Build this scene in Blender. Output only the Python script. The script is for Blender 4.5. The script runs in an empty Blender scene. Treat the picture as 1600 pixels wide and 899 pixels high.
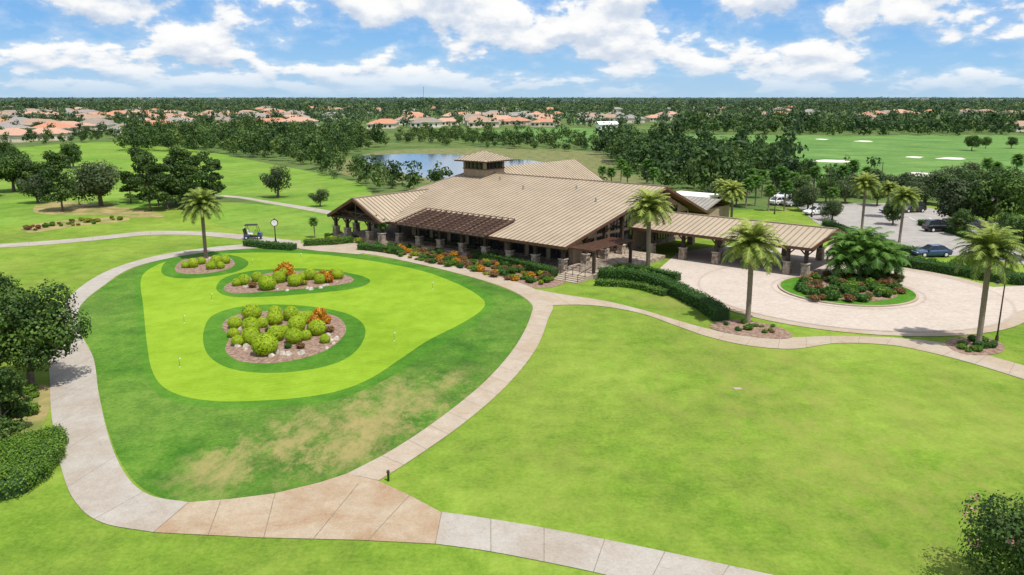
import bpy, bmesh, math, random
import numpy as np
from mathutils import Vector, Matrix
random.seed(7); rng=np.random.default_rng(7)
scene=bpy.context.scene
CH=20.0; FP=1244.4; TH=math.atan(297.5/FP); SP,CP=math.sin(TH),math.cos(TH)
# survey helper: bearing/depression read from the drone photo -> real ground (or height z) coordinates in metres
def G(x,y,z=0.0):
    u=(x-800)/FP; v=(y-449.5)/FP
    t=(CH-z)/(SP+v*CP)
    return Vector((u*t,(CP-v*SP)*t,z))
# ------------------------------------------------------------------ materials
def newmat(name):
    m=bpy.data.materials.new(name); m.use_nodes=True; nt=m.node_tree
    for n in list(nt.nodes): nt.nodes.remove(n)
    out=nt.nodes.new('ShaderNodeOutputMaterial')
    return m,nt,out
def N(nt,t,**k):
    n=nt.nodes.new(t)
    for a,b in k.items(): setattr(n,a,b)
    return n
def ramp(nt,fac,stops,interp='LINEAR'):
    r=N(nt,'ShaderNodeValToRGB'); r.color_ramp.interpolation=interp
    e=r.color_ramp.elements
    while len(e)<len(stops): e.new(0.5)
    for i,(p,c) in enumerate(stops):
        e[i].position=p; e[i].color=(c[0],c[1],c[2],1) if hasattr(c,'__len__') else (c,c,c,1)
    nt.links.new(fac,r.inputs[0]); return r.outputs[0]
def mixc(nt,f,a,b,mode='MIX'):
    m=N(nt,'ShaderNodeMix',data_type='RGBA',blend_type=mode)
    for s,val in ((m.inputs[0],f),(m.inputs[6],a),(m.inputs[7],b)):
        if isinstance(val,bpy.types.NodeSocket): nt.links.new(val,s)
        elif hasattr(val,'__len__'): s.default_value=(*val[:3],1)
        else: s.default_value=val
    return m.outputs[2]
def math_(nt,op,a,b=None,c=None,clamp=False):
    m=N(nt,'ShaderNodeMath',operation=op); m.use_clamp=clamp
    for i,val in enumerate((a,b,c)):
        if val is None: continue
        if isinstance(val,bpy.types.NodeSocket): nt.links.new(val,m.inputs[i])
        else: m.inputs[i].default_value=val
    return m.outputs[0]
def noise(nt,vec,scale,detail=4,rough=0.55,stretch=None,dist=0):
    if stretch:
        mp=N(nt,'ShaderNodeMapping'); mp.inputs['Scale'].default_value=stretch[:3]
        if len(stretch)>3: mp.inputs['Rotation'].default_value=(0,0,stretch[3])
        nt.links.new(vec,mp.inputs[0]); vec=mp.outputs[0]
    n=N(nt,'ShaderNodeTexNoise'); n.inputs['Scale'].default_value=scale
    n.inputs['Detail'].default_value=detail; n.inputs['Roughness'].default_value=rough; n.inputs['Distortion'].default_value=dist
    nt.links.new(vec,n.inputs['Vector']); return n.outputs[0]
def bsdf(nt,out,col,rough=0.8,bump=None,bs=0.3,bd=0.05,spec=0.3,metal=0):
    p=N(nt,'ShaderNodeBsdfPrincipled')
    if isinstance(col,bpy.types.NodeSocket): nt.links.new(col,p.inputs['Base Color'])
    else: p.inputs['Base Color'].default_value=(*col[:3],1)
    p.inputs['Roughness'].default_value=rough; p.inputs['Specular IOR Level'].default_value=spec; p.inputs['Metallic'].default_value=metal
    if bump is not None:
        b=N(nt,'ShaderNodeBump'); b.inputs['Strength'].default_value=bs; b.inputs['Distance'].default_value=bd
        nt.links.new(bump,b.inputs['Height']); nt.links.new(b.outputs[0],p.inputs['Normal'])
    nt.links.new(p.outputs[0],out.inputs[0]); return p
def grass(name,c0,c1,c2,patch=None,stripe=0.0,tan=(0.25,0.22,0.075),tanamt=0.0,stripedir=0.6,sw=2.2,bs=0.5,width=0.085,grain=0.2,streak=.08):
    m,nt,out=newmat(name); g=N(nt,'ShaderNodeNewGeometry').outputs['Position']
    A=noise(nt,g,0.05,6,0.62); B=noise(nt,g,0.5,7,0.7); C=noise(nt,g,4.0,7,0.8); D=noise(nt,g,1.3,4,0.7,(1,0.35,1,0.7))
    f=math_(nt,'ADD',math_(nt,'MULTIPLY',A,0.42),math_(nt,'MULTIPLY',B,0.58-grain-streak))
    f=math_(nt,'ADD',f,math_(nt,'MULTIPLY',C,grain)); f=math_(nt,'ADD',f,math_(nt,'MULTIPLY',D,streak))
    if stripe:
        mp=N(nt,'ShaderNodeMapping'); mp.inputs['Rotation'].default_value=(0,0,stripedir); nt.links.new(g,mp.inputs[0])
        w=N(nt,'ShaderNodeTexWave'); w.inputs['Scale'].default_value=1.0/sw/2; w.inputs['Distortion'].default_value=1.2; w.inputs['Detail'].default_value=1
        w.inputs['Detail Scale'].default_value=0.3
        nt.links.new(mp.outputs[0],w.inputs[0])
        f=math_(nt,'ADD',f,math_(nt,'MULTIPLY',math_(nt,'SUBTRACT',w.outputs['Fac'],0.5),stripe))
    col=ramp(nt,f,[(0.5-width,c0),(0.50,c1),(0.5+width,c2)])
    E=noise(nt,g,0.09,9,0.75,(1,0.6,1,0.5))
    if tanamt:
        tf=math_(nt,'MULTIPLY',ramp(nt,E,[(0.42,0.0),(0.66,1.0)]),tanamt)
        tf=math_(nt,'MULTIPLY',tf,ramp(nt,C,[(0.35,0.3),(0.6,1.0)]))
        col=mixc(nt,tf,col,tan)
    if patch:
        F=noise(nt,g,0.4,9,0.78,(1,0.55,1,0.6))
        for (c,r,amt) in patch:
            d=N(nt,'ShaderNodeVectorMath',operation='DISTANCE'); nt.links.new(g,d.inputs[0]); d.inputs[1].default_value=tuple(c)
            w=math_(nt,'SUBTRACT',1.0,math_(nt,'DIVIDE',d.outputs['Value'],r),clamp=True)
            hh=math_(nt,'MINIMUM',math_(nt,'MULTIPLY',w,2.2),1.0)
            w=math_(nt,'ADD',math_(nt,'MULTIPLY',w,.6),math_(nt,'MULTIPLY',math_(nt,'SUBTRACT',F,0.5),3.2))
            w=ramp(nt,w,[(0.15,0.0),(0.95,1.0)])
            w=math_(nt,'MULTIPLY',math_(nt,'MULTIPLY',w,hh),amt)
            col=mixc(nt,w,col,tan)
    bsdf(nt,out,col,0.95,C,bs,0.06,0.08); return m
def foliage(name,stops,trans=0.28):
    m,nt,out=newmat(name)
    a=N(nt,'ShaderNodeAttribute',attribute_name='tint').outputs['Fac']
    oi=N(nt,'ShaderNodeObjectInfo').outputs['Random']
    a=math_(nt,'ADD',a,math_(nt,'MULTIPLY',math_(nt,'SUBTRACT',oi,.5),.22),clamp=True)
    col=ramp(nt,a,stops)
    d=N(nt,'ShaderNodeBsdfPrincipled'); d.inputs['Roughness'].default_value=0.6; d.inputs['Specular IOR Level'].default_value=0.25
    t=N(nt,'ShaderNodeBsdfTranslucent'); mx=N(nt,'ShaderNodeMixShader'); mx.inputs[0].default_value=trans
    nt.links.new(col,d.inputs['Base Color']); nt.links.new(col,t.inputs['Color'])
    nt.links.new(d.outputs[0],mx.inputs[1]); nt.links.new(t.outputs[0],mx.inputs[2]); nt.links.new(mx.outputs[0],out.inputs[0]); return m
def simple(name,c0,c1=None,scale=2.0,rough=0.7,bs=0.2,spec=0.3,metal=0,detail=5,coord='obj',stretch=None,bd=0.02):
    m,nt,out=newmat(name)
    if c1 is None: c1=tuple(min(1,v*1.25) for v in c0)
    g=N(nt,'ShaderNodeTexCoord').outputs['Object'] if coord=='obj' else N(nt,'ShaderNodeNewGeometry').outputs['Position']
    n=noise(nt,g,scale,detail,0.65,stretch)
    col=ramp(nt,n,[(0.35,c0),(0.65,c1)])
    bsdf(nt,out,col,rough,n,bs,bd,spec,metal); return m

M={}
M['terrain']=grass('terrain_grass',(0.045,0.085,0.028),(0.075,0.135,0.035),(0.12,0.18,0.05),tanamt=0.4,bs=0.3)
M['lawn']=grass('lawn_grass',(0.085,0.165,0.016),(0.150,0.245,0.026),(0.225,0.32,0.046),tan=(0.235,0.235,0.06),tanamt=0.55,
     patch=[(G(1150,560),14,0.5),(G(1130,640),9,.45),(G(1050,470),8,.8),(G(1480,640),16,.5),(G(1500,850),12,.5),(G(900,740),8,.3),(G(1280,720),10,.45)])
M['rough']=grass('rough_grass',(0.028,0.095,0.010),(0.060,0.158,0.016),(0.125,0.235,0.030),tan=(0.30,0.25,0.10),tanamt=.22,
     patch=[(G(640,622),8,0.95),(G(560,668),8,0.85),(G(470,690),6,.95),(G(410,715),5,.8),(G(330,740),5,.7),(G(720,590),4,.5),(G(560,715),4,.5)])
M['green']=grass('putting_green_grass',(0.155,0.260,0.014),(0.190,0.308,0.019),(0.23,0.352,0.027),stripe=0.03,sw=0.9,stripedir=1.15,bs=0.08,grain=.10)
M['collar']=grass('collar_grass',(0.035,0.120,0.010),(0.062,0.170,0.015),(0.10,0.225,0.024))
M['fair']=grass('fairway_grass',(0.085,0.185,0.020),(0.135,0.25,0.030),(0.19,0.305,0.045),stripe=0.03,sw=9,stripedir=0.5,bs=0.1,tanamt=.35)
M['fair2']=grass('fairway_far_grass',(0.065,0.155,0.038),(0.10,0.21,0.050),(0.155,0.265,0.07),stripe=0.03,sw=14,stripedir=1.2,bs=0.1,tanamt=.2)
M['marsh']=simple('marsh_grass',(0.09,0.11,0.03),(0.20,0.20,0.07),0.4,0.9,0.5)
M['mulch']=simple('mulch',(0.13,0.075,0.05),(0.33,0.23,0.17),3.0,0.95,0.8,coord='w')
M['straw']=simple('pine_straw',(0.12,0.16,0.03),(0.40,0.28,0.13),0.35,0.95,0.6,coord='w',detail=8)
M['sand']=simple('bunker_sand',(0.58,0.54,0.46),(0.74,0.70,0.62),0.6,0.9,0.2,coord='w')
def concrete(name,c0,c1,stain,st):
    m,nt,out=newmat(name); g=N(nt,'ShaderNodeNewGeometry').outputs['Position']
    n=noise(nt,g,0.5,7,0.75); f=noise(nt,g,12,4,0.7); s=noise(nt,g,0.25,8,0.72,None,0.4); e=noise(nt,g,1.6,7,0.75,None,.6)
    col=ramp(nt,n,[(0.3,c0),(0.7,c1)])
    col=mixc(nt,math_(nt,'MULTIPLY',ramp(nt,s,[(0.42,0.0),(0.62,1.0)]),st),col,stain)
    col=mixc(nt,math_(nt,'MULTIPLY',ramp(nt,e,[(0.54,0.0),(0.72,1.0)]),.4),col,(0.17,0.14,0.10))
    col=mixc(nt,0.22,col,ramp(nt,f,[(0.3,(0.16,0.14,0.12)),(0.7,(0.6,0.56,0.5))]))
    bsdf(nt,out,col,0.88,f,0.25,0.01,0.2); return m
M['conc']=concrete('path_concrete',(0.34,0.275,0.20),(0.45,0.38,0.295),(0.31,0.20,0.105),0.6)
M['concgrey']=concrete('path_concrete_grey',(0.32,0.29,0.25),(0.42,0.39,0.345),(0.26,0.20,0.14),0.65)
M['concstain']=concrete('path_concrete_stained',(0.33,0.245,0.15),(0.42,0.335,0.23),(0.28,0.155,0.06),0.9)
M['joint']=simple('joint',(0.17,0.135,0.095),(0.25,0.20,0.15),3,0.9)
M['asphalt']=simple('parking_asphalt',(0.27,0.25,0.23),(0.36,0.34,0.31),0.5,0.9,coord='w',detail=8)
def paver(name,c1,c2,mo,k):
    m,nt,out=newmat(name); g=N(nt,'ShaderNodeNewGeometry').outputs['Position']
    b=N(nt,'ShaderNodeTexBrick'); b.inputs['Scale'].default_value=1.3; b.inputs['Mortar Size'].default_value=0.03
    b.inputs['Color1'].default_value=(*c1,1); b.inputs['Color2'].default_value=(*c2,1); b.inputs['Mortar'].default_value=(*mo,1)
    nt.links.new(g,b.inputs['Vector']); n=noise(nt,g,0.3,8,0.72); f=noise(nt,g,2.2,6,.8)
    col=mixc(nt,0.35,b.outputs[0],ramp(nt,n,[(0.3,tuple(x*.72 for x in c1)),(0.7,c2)]))
    col=mixc(nt,0.3,col,ramp(nt,f,[(0.35,tuple(x*.6 for x in c1)),(0.65,c2)])); bsdf(nt,out,col,0.85,n,0.1,0.01,.15); return m
M['pavers']=paver('pavers',(0.47,0.395,0.33),(0.59,0.515,0.445),(0.27,0.22,0.18),1)
M['paverdark']=paver('paver_band',(0.42,0.34,0.28),(0.52,0.44,0.37),(0.25,0.2,0.16),1)
M['roof']=simple('metal_roof',(0.355,0.285,0.20),(0.42,0.34,0.245),0.25,0.42,0.0,0.4,0.0,detail=7)
M['rib']=simple('roof_seam',(0.22,0.17,0.115),(0.27,0.21,0.145),0.5,0.5,0)
M['roofgrey']=simple('grey_metal_roof',(0.25,0.24,0.22),(0.32,0.31,0.29),0.35,0.5,0)
M['fascia']=simple('fascia_wood',(0.085,0.04,0.025),(0.13,0.065,0.04),2,0.6)
M['dark']=simple('dark_timber',(0.035,0.024,0.018),(0.07,0.045,0.032),3,0.6)
M['soffit']=simple('soffit_boards',(0.12,0.07,0.04),(0.17,0.10,0.06),3,0.7)
M['stucco']=simple('stucco',(0.30,0.22,0.15),(0.38,0.29,0.20),2,0.85)
M['white']=simple('white_paint',(0.72,0.71,0.68),(0.8,0.79,0.76),2,0.6)
m,nt,out=newmat('field_stone'); g=N(nt,'ShaderNodeTexCoord').outputs['Object']
v=N(nt,'ShaderNodeTexVoronoi'); v.inputs['Scale'].default_value=3.5; nt.links.new(g,v.inputs[0])
col=ramp(nt,v.outputs['Color'],[(0.2,(0.20,0.15,0.11)),(0.8,(0.42,0.35,0.28))]); bsdf(nt,out,col,0.9,v.outputs['Distance'],0.6,0.04); M['stone']=m
m,nt,out=newmat('window_glass'); bsdf(nt,out,(0.02,0.025,0.03),0.06,None,spec=0.8); M['glass']=m
m,nt,out=newmat('lake_water'); g=N(nt,'ShaderNodeNewGeometry').outputs['Position']; n=noise(nt,g,0.8,4,0.6,(1,2.5,1))
bsdf(nt,out,(0.07,0.11,0.15),0.08,n,0.10,0.05,spec=1.0); M['water']=m
M['bark']=simple('bark',(0.10,0.075,0.055),(0.21,0.17,0.13),4,0.9,0.6)
M['pbark']=simple('palm_bark',(0.14,0.11,0.08),(0.30,0.25,0.19),(6),0.9,0.8,stretch=(1,1,4))
M['oak']=foliage('oak_leaves',[(0,(0.022,0.050,0.012)),(0.5,(0.06,0.12,0.020)),(1,(0.14,0.23,0.04))])
M['greytree']=foliage('elm_leaves',[(0,(0.03,0.052,0.022)),(0.5,(0.07,0.105,0.04)),(1,(0.14,0.19,0.07))])
M['pine']=foliage('pine_needles',[(0,(0.020,0.046,0.012)),(0.5,(0.055,0.11,0.022)),(1,(0.13,0.20,0.04))])
M['bright']=foliage('bright_leaves',[(0,(0.05,0.12,0.012)),(0.5,(0.10,0.20,0.02)),(1,(0.19,0.30,0.035))])
M['belt']=foliage('belt_leaves',[(0,(0.024,0.058,0.014)),(0.5,(0.062,0.12,0.025)),(1,(0.15,0.22,0.05))])
M['beltd']=foliage('dark_belt_leaves',[(0,(0.015,0.042,0.012)),(0.5,(0.045,0.095,0.022)),(1,(0.11,0.18,0.04))])
M['far']=foliage('hazed_far_leaves',[(0,(0.04,0.075,0.042)),(0.5,(0.07,0.125,0.052)),(1,(0.13,0.19,0.075))])  # aerial haze painted into the leaf colour: paler and bluer
M['vfar']=foliage('hazed_horizon_leaves',[(0,(0.08,0.13,0.12)),(0.5,(0.10,0.16,0.135)),(1,(0.13,0.19,0.15))])  # stronger distance haze mixed into the leaf colour, not the leaves' own blue
M['palm']=foliage('palm_fronds',[(0,(0.09,0.135,0.025)),(0.5,(0.20,0.275,0.045)),(1,(0.40,0.44,0.10))])
M['palmd']=foliage('areca_fronds',[(0,(0.03,0.09,0.012)),(0.5,(0.07,0.17,0.022)),(1,(0.15,0.27,0.04))])
M['hedge']=foliage('hedge_leaves',[(0,(0.02,0.065,0.012)),(0.5,(0.05,0.13,0.018)),(1,(0.10,0.205,0.03))])
M['ball']=foliage('clipped_shrub_leaves',[(0,(0.18,0.30,0.012)),(0.5,(0.33,0.47,0.016)),(1,(0.48,0.58,0.035))])
M['croton']=foliage('croton_leaves',[(0,(0.12,0.10,0.01)),(0.4,(0.58,0.16,0.012)),(1,(0.70,0.44,0.03))])
M['red']=foliage('red_shrub_leaves',[(0,(0.08,0.05,0.02)),(0.5,(0.26,0.10,0.06)),(1,(0.28,0.24,0.06))])
M['pink']=foliage('pink_flowers',[(0,(0.5,0.10,0.22)),(1,(0.8,0.3,0.45))])
M['yellowgreen']=foliage('goldmound_leaves',[(0,(0.12,0.17,0.012)),(0.5,(0.28,0.32,0.02)),(1,(0.45,0.42,0.04))])
M['rock']=simple('boulder',(0.30,0.26,0.21),(0.52,0.47,0.40),2,0.9,0.7)
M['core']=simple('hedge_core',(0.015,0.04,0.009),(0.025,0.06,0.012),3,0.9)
# ------------------------------------------------------------------ mesh helpers
def link(o,parent=None):
    scene.collection.objects.link(o)
    if parent: o.parent=parent
    return o
def mesh_parts(name,parts,mats):
    V=np.concatenate([p[0].reshape(-1,3) for p in parts]).astype(np.float32); nq=len(V)//4
    mi=np.concatenate([np.full(len(p[0]),p[1],np.int32) for p in parts])
    ti=np.concatenate([np.broadcast_to(np.asarray(p[2],np.float32),(len(p[0]),)) for p in parts]).astype(np.float32)
    me=bpy.data.meshes.new(name); me.vertices.add(len(V)); me.vertices.foreach_set('co',V.ravel())
    me.loops.add(nq*4); me.loops.foreach_set('vertex_index',np.arange(nq*4,dtype=np.int32))
    me.polygons.add(nq); me.polygons.foreach_set('loop_start',np.arange(0,nq*4,4,dtype=np.int32))
    me.polygons.foreach_set('loop_total',np.full(nq,4,np.int32)); me.polygons.foreach_set('material_index',mi)
    for m_ in mats: me.materials.append(m_)
    a=me.attributes.new('tint','FLOAT','FACE'); a.data.foreach_set('value',ti)
    me.update(); return me
def obj(name,me,loc=(0,0,0),rz=0,s=1,parent=None):
    o=bpy.data.objects.new(name,me); o.location=loc; o.rotation_euler=(0,0,rz)
    o.scale=(s,s,s) if not hasattr(s,'__len__') else s
    return link(o,parent)
class MB:
    def __init__(s): s.v=[];s.f=[];s.m=[];s.mats=[]
    def mi(s,m):
        if m not in s.mats: s.mats.append(m)
        return s.mats.index(m)
    def poly(s,pts,m):
        i=len(s.v); s.v+= [tuple(p) for p in pts]; s.f.append(list(range(i,i+len(pts)))); s.m.append(s.mi(m))
    def box(s,x0,x1,y0,y1,z0,z1,m,taper=1.0):
        cx,cy=(x0+x1)/2,(y0+y1)/2; i=len(s.v)
        for z,k in ((z0,1),(z1,taper)):
            for x,y in ((x0,y0),(x1,y0),(x1,y1),(x0,y1)): s.v.append((cx+(x-cx)*k,cy+(y-cy)*k,z))
        for f in ((3,2,1,0),(4,5,6,7),(0,1,5,4),(1,2,6,5),(2,3,7,6),(3,0,4,7)):
            s.f.append([i+k for k in f]); s.m.append(s.mi(m))
    def beam(s,p0,p1,w,h,m):
        p0=Vector(p0);p1=Vector(p1);d=(p1-p0).normalized(); up=Vector((0,0,1))
        if abs(d.z)>0.95: up=Vector((0,1,0))
        sd=d.cross(up).normalized(); u=sd.cross(d).normalized(); i=len(s.v)
        for p in (p0,p1):
            for a,b_ in ((-1,-1),(1,-1),(1,1),(-1,1)): s.v.append(tuple(p+sd*a*w/2+u*b_*h/2))
        for f in ((3,2,1,0),(4,5,6,7),(0,1,5,4),(1,2,6,5),(2,3,7,6),(3,0,4,7)):
            s.f.append([i+k for k in f]); s.m.append(s.mi(m))
    def cyl(s,p0,p1,r0,r1,m,seg=12,cap=True):
        p0=Vector(p0);p1=Vector(p1);d=(p1-p0).normalized(); up=Vector((0,0,1)) if abs(d.z)<0.95 else Vector((1,0,0))
        a=d.cross(up).normalized(); b_=d.cross(a).normalized(); i=len(s.v)
        for p,r in ((p0,r0),(p1,r1)):
            for k in range(seg):
                t=2*math.pi*k/seg; s.v.append(tuple(p+a*math.cos(t)*r+b_*math.sin(t)*r))
        for k in range(seg):
            k2=(k+1)%seg; s.f.append([i+k,i+k2,i+seg+k2,i+seg+k]); s.m.append(s.mi(m))
        if cap:
            s.f.append([i+k for k in range(seg)][::-1]); s.m.append(s.mi(m)); s.f.append([i+seg+k for k in range(seg)]); s.m.append(s.mi(m))
    def mesh(s,name):
        me=bpy.data.meshes.new(name); me.from_pydata(s.v,[],s.f); me.polygons.foreach_set('material_index',s.m)
        for m_ in s.mats: me.materials.append(m_)
        bm=bmesh.new(); bm.from_mesh(me); bmesh.ops.recalc_face_normals(bm,faces=bm.faces); bm.to_mesh(me); bm.free()
        return me
    def obj(s,name,parent=None,loc=(0,0,0),rz=0,sc=1): return obj(name,s.mesh(name),loc,rz,sc,parent)
def catmull(P,n=8,closed=False):
    P=[Vector(p) for p in P]; L=len(P); out_=[]
    rngk=range(L if closed else L-1)
    for i in rngk:
        p0=P[(i-1)%L] if closed or i>0 else P[0]*2-P[1]; p1=P[i]; p2=P[(i+1)%L]
        p3=P[(i+2)%L] if closed or i+2<L else P[-1]*2-P[-2]
        for k in range(n):
            t=k/n; out_.append(0.5*((2*p1)+(p2-p0)*t+(2*p0-5*p1+4*p2-p3)*t*t+(3*p1-p0-3*p2+p3)*t**3))
    if not closed: out_.append(P[-1])
    return out_
def sheet(name,pxpts,z,mat,smooth=True,world=False,n=6,parent=None):
    P=[Vector(p) if world else G(*p) for p in pxpts]
    if smooth: P=catmull(P,n,True)
    bm=bmesh.new(); vs=[bm.verts.new((p.x,p.y,z)) for p in P]; f=bm.faces.new(vs); bm.normal_update()
    if f.normal.z<0: f.normal_flip()
    bmesh.ops.triangulate(bm,faces=[f]); me=bpy.data.meshes.new(name); bm.to_mesh(me); bm.free(); me.materials.append(mat)
    o=bpy.data.objects.new(name,me); link(o,parent); return P
def strip(name,L,R,z,mat,joint=0,n=8):
    A=catmull([G(*p) for p in L],n); B=catmull([G(*p) for p in R],n); mb=MB(); acc=0; nxt=joint
    for i in range(len(A)-1):
        q=[A[i],B[i],B[i+1],A[i+1]]; mb.poly([(p.x,p.y,z) for p in q],mat)
    po=mb.obj(name)
    if joint:
        jb=MB()
        for i in range(len(A)-1):
            c0=(A[i]+B[i])/2; c1=(A[i+1]+B[i+1])/2; l=(c1-c0).length
            while acc+l>nxt:
                t=(nxt-acc)/l; a=A[i].lerp(A[i+1],t); b_=B[i].lerp(B[i+1],t); d=(c1-c0).normalized()*0.018
                jb.poly([(a.x-d.x,a.y-d.y,z+.005),(b_.x-d.x,b_.y-d.y,z+.005),(b_.x+d.x,b_.y+d.y,z+.005),(a.x+d.x,a.y+d.y,z+.005)],M['joint']); nxt+=joint
            acc+=l
        if jb.f: jb.obj('joints',po)
# ------------------------------------------------------------------ foliage generators
def leafquads(pos,nrm,size,aspect=0.7,r=rng):
    n=len(pos); nrm=nrm/np.maximum(np.linalg.norm(nrm,axis=1,keepdims=True),1e-6)
    rv=r.normal(size=(n,3)); a=np.cross(nrm,rv); a/=np.maximum(np.linalg.norm(a,axis=1,keepdims=True),1e-6); b_=np.cross(nrm,a)
    s=(size*r.uniform(0.6,1.3,n))[:,None]; a=a*s*0.5; b_=b_*s*0.5*aspect
    return np.stack([pos-a,pos-b_*1.0,pos+a,pos+b_*1.0],1)
def blobs_leaves(blobs,n,size,jit=0.6,inner=0.55,tj=0.18,seed=None,lump=.18):
    r=np.random.default_rng(seed) if seed is not None else rng
    C=np.array([b_[0] for b_ in blobs],float); R=np.array([b_[1] for b_ in blobs],float); T=np.array([b_[2] for b_ in blobs],float)
    w=(R[:,0]*R[:,2]); w/=w.sum(); k=r.choice(len(blobs),n,p=w)
    d=r.normal(size=(n,3)); d/=np.linalg.norm(d,axis=1,keepdims=True)
    rad=r.uniform(inner,1.0,n)**0.6
    rad*=1+lump*np.sin(d[:,0]*7+k)*np.sin(d[:,1]*6+d[:,2]*5+k*2)
    pos=C[k]+d*R[k]*rad[:,None]; nr=d+r.normal(size=(n,3))*jit*0.6; nr[:,2]+=0.15
    t=np.clip(T[k]+r.normal(size=n)*tj,0,1)
    return leafquads(pos,nr,size,0.75,r),t
def cylq(p0,p1,r0,r1,seg=6):
    p0=np.array(p0,float);p1=np.array(p1,float);d=p1-p0;d/=np.linalg.norm(d)+1e-9
    up=np.array([0,0,1.]) if abs(d[2])<0.9 else np.array([1.,0,0]); a=np.cross(d,up);a/=np.linalg.norm(a);b_=np.cross(d,a)
    t=np.linspace(0,2*np.pi,seg+1); c=np.cos(t)[:,None]*a+np.sin(t)[:,None]*b_
    A=p0+c*r0;B=p1+c*r1
    return np.stack([A[:-1],A[1:],B[1:],B[:-1]],1)
def oak(name,seed,h,w,n,leaf,mat,nb=16,low=0.22,dens=0.25):
    r=np.random.default_rng(seed); bl=[]
    cz=h*(0.5+low/2); rz=(h*(1-low))/2
    for i in range(nb):
        d=r.normal(size=3); d/=np.linalg.norm(d); q=r.uniform(0.35,0.8)
        c=np.array([d[0]*w/2*q,d[1]*w/2*q,cz+d[2]*rz*q]); rr=w*r.uniform(0.11,0.22)
        bl.append((c,(rr,rr,rr*0.8),r.uniform(0.2,0.8)))
    q,t=blobs_leaves(bl,n,leaf,seed=seed,lump=.25)
    parts=[(q,1,t)]; tr=w*0.022+0.05
    top=np.array([0.1*w*r.normal()*0.2,0,h*0.45]); parts.append((cylq((0,0,-.1),top*[1,1,.5],tr*1.4,tr),0,0)); parts.append((cylq(top*[1,1,.5],top,tr,tr*.7),0,0))
    for c,_,_ in bl[:9]: parts.append((cylq(top*[1,1,.6],c,tr*.5,tr*.12,4),0,0))
    return mesh_parts(name,parts,[M['bark'],mat])
def pine(name,seed,h,w,n,leaf):
    r=np.random.default_rng(seed); bl=[]; parts=[(cylq((0,0,-.1),(0,0,h*.95),.2,.05),0,0)]
    for i in range(30):
        z=h*r.uniform(0.22,0.97); m_=w/2*(1.1-0.75*(z/h)); a=r.uniform(0,6.28); q=r.uniform(0.3,1)*m_
        c=np.array([math.cos(a)*q,math.sin(a)*q,z]); rr=w*r.uniform(0.09,0.16); bl.append((c,(rr*1.2,rr*1.2,rr*.65),r.uniform(.2,.8)))
        parts.append((cylq((0,0,z-.5),c,.06,.02,4),0,0))
    q,t=blobs_leaves(bl,n,leaf,1.2,seed=seed); parts.append((q,1,t))
    return mesh_parts(name,parts,[M['bark'],M['pine']])
def frondset(center,nf,L,r,droop=1.0,up0=(-0.35,1.35),npair=16,lw=0.055,ll=0.5,tb=0.5):
    Q=[];T=[]
    for i in range(nf):
        az=2*math.pi*(i*0.618)+r.uniform(-.2,.2); el=up0[0]+(up0[1]-up0[0])*((i+.5)/nf); l=L*r.uniform(.85,1.1)
        d=np.array([math.cos(az),math.sin(az)]); p=np.array(center,float); e=el+0.25; tb_=tb+0.28*(el/1.3-.4)+r.normal()*.08; K=npair
        for k in range(K):
            s=(k+.5)/K; st=l/K; e=el+0.25-droop*1.5*s**1.4
            dr=np.array([d[0]*math.cos(e),d[1]*math.cos(e),math.sin(e)]); p2=p+dr*st
            side=np.array([-d[1],d[0],0]); w_=.03
            Q.append([p-side*w_,p+side*w_,p2+side*w_,p2-side*w_]);T.append(.85)
            le=ll*(0.35+1.0*math.sin(math.pi*min(1,.12+.85*s)))
            for sg in (-1,1):
                for h2 in (0,.5):
                    b0=p+dr*st*h2; tip=b0+side*sg*le*.85+dr*le*.55+np.array([0,0,-le*r.uniform(.05,.45)])
                    Q.append([b0-dr*lw,b0+dr*lw,tip+dr*lw*.3,tip-dr*lw*.3]);T.append(np.clip(tb_+r.normal()*.15,0,1))
            p=p2
    return np.array(Q),np.array(T)
def palm(name,seed,h,L,nf=46,mat='palm',tr=.24,**k):
    r=np.random.default_rng(seed); parts=[]; lean=r.uniform(-.25,.25,2); prev=np.array([0,0,-.2]); K=8
    for i in range(K):
        s=(i+1)/K; p=np.array([lean[0]*s*s,lean[1]*s*s,h*s]); parts.append((cylq(prev,p,tr*(1.25 if i==0 else 1.0),tr*.94,9),0,0)); prev=p
    parts.append((cylq(prev-[0,0,.9],prev-[0,0,.2],tr*.9,tr*1.9,10),0,0)); parts.append((cylq(prev-[0,0,.2],prev+[0,0,.3],tr*1.9,tr*.4,10),0,0))
    q,t=frondset(prev,nf,L,r,**k); parts.append((q,1,t)); return mesh_parts(name,parts,[M['pbark'],M[mat]])
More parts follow.
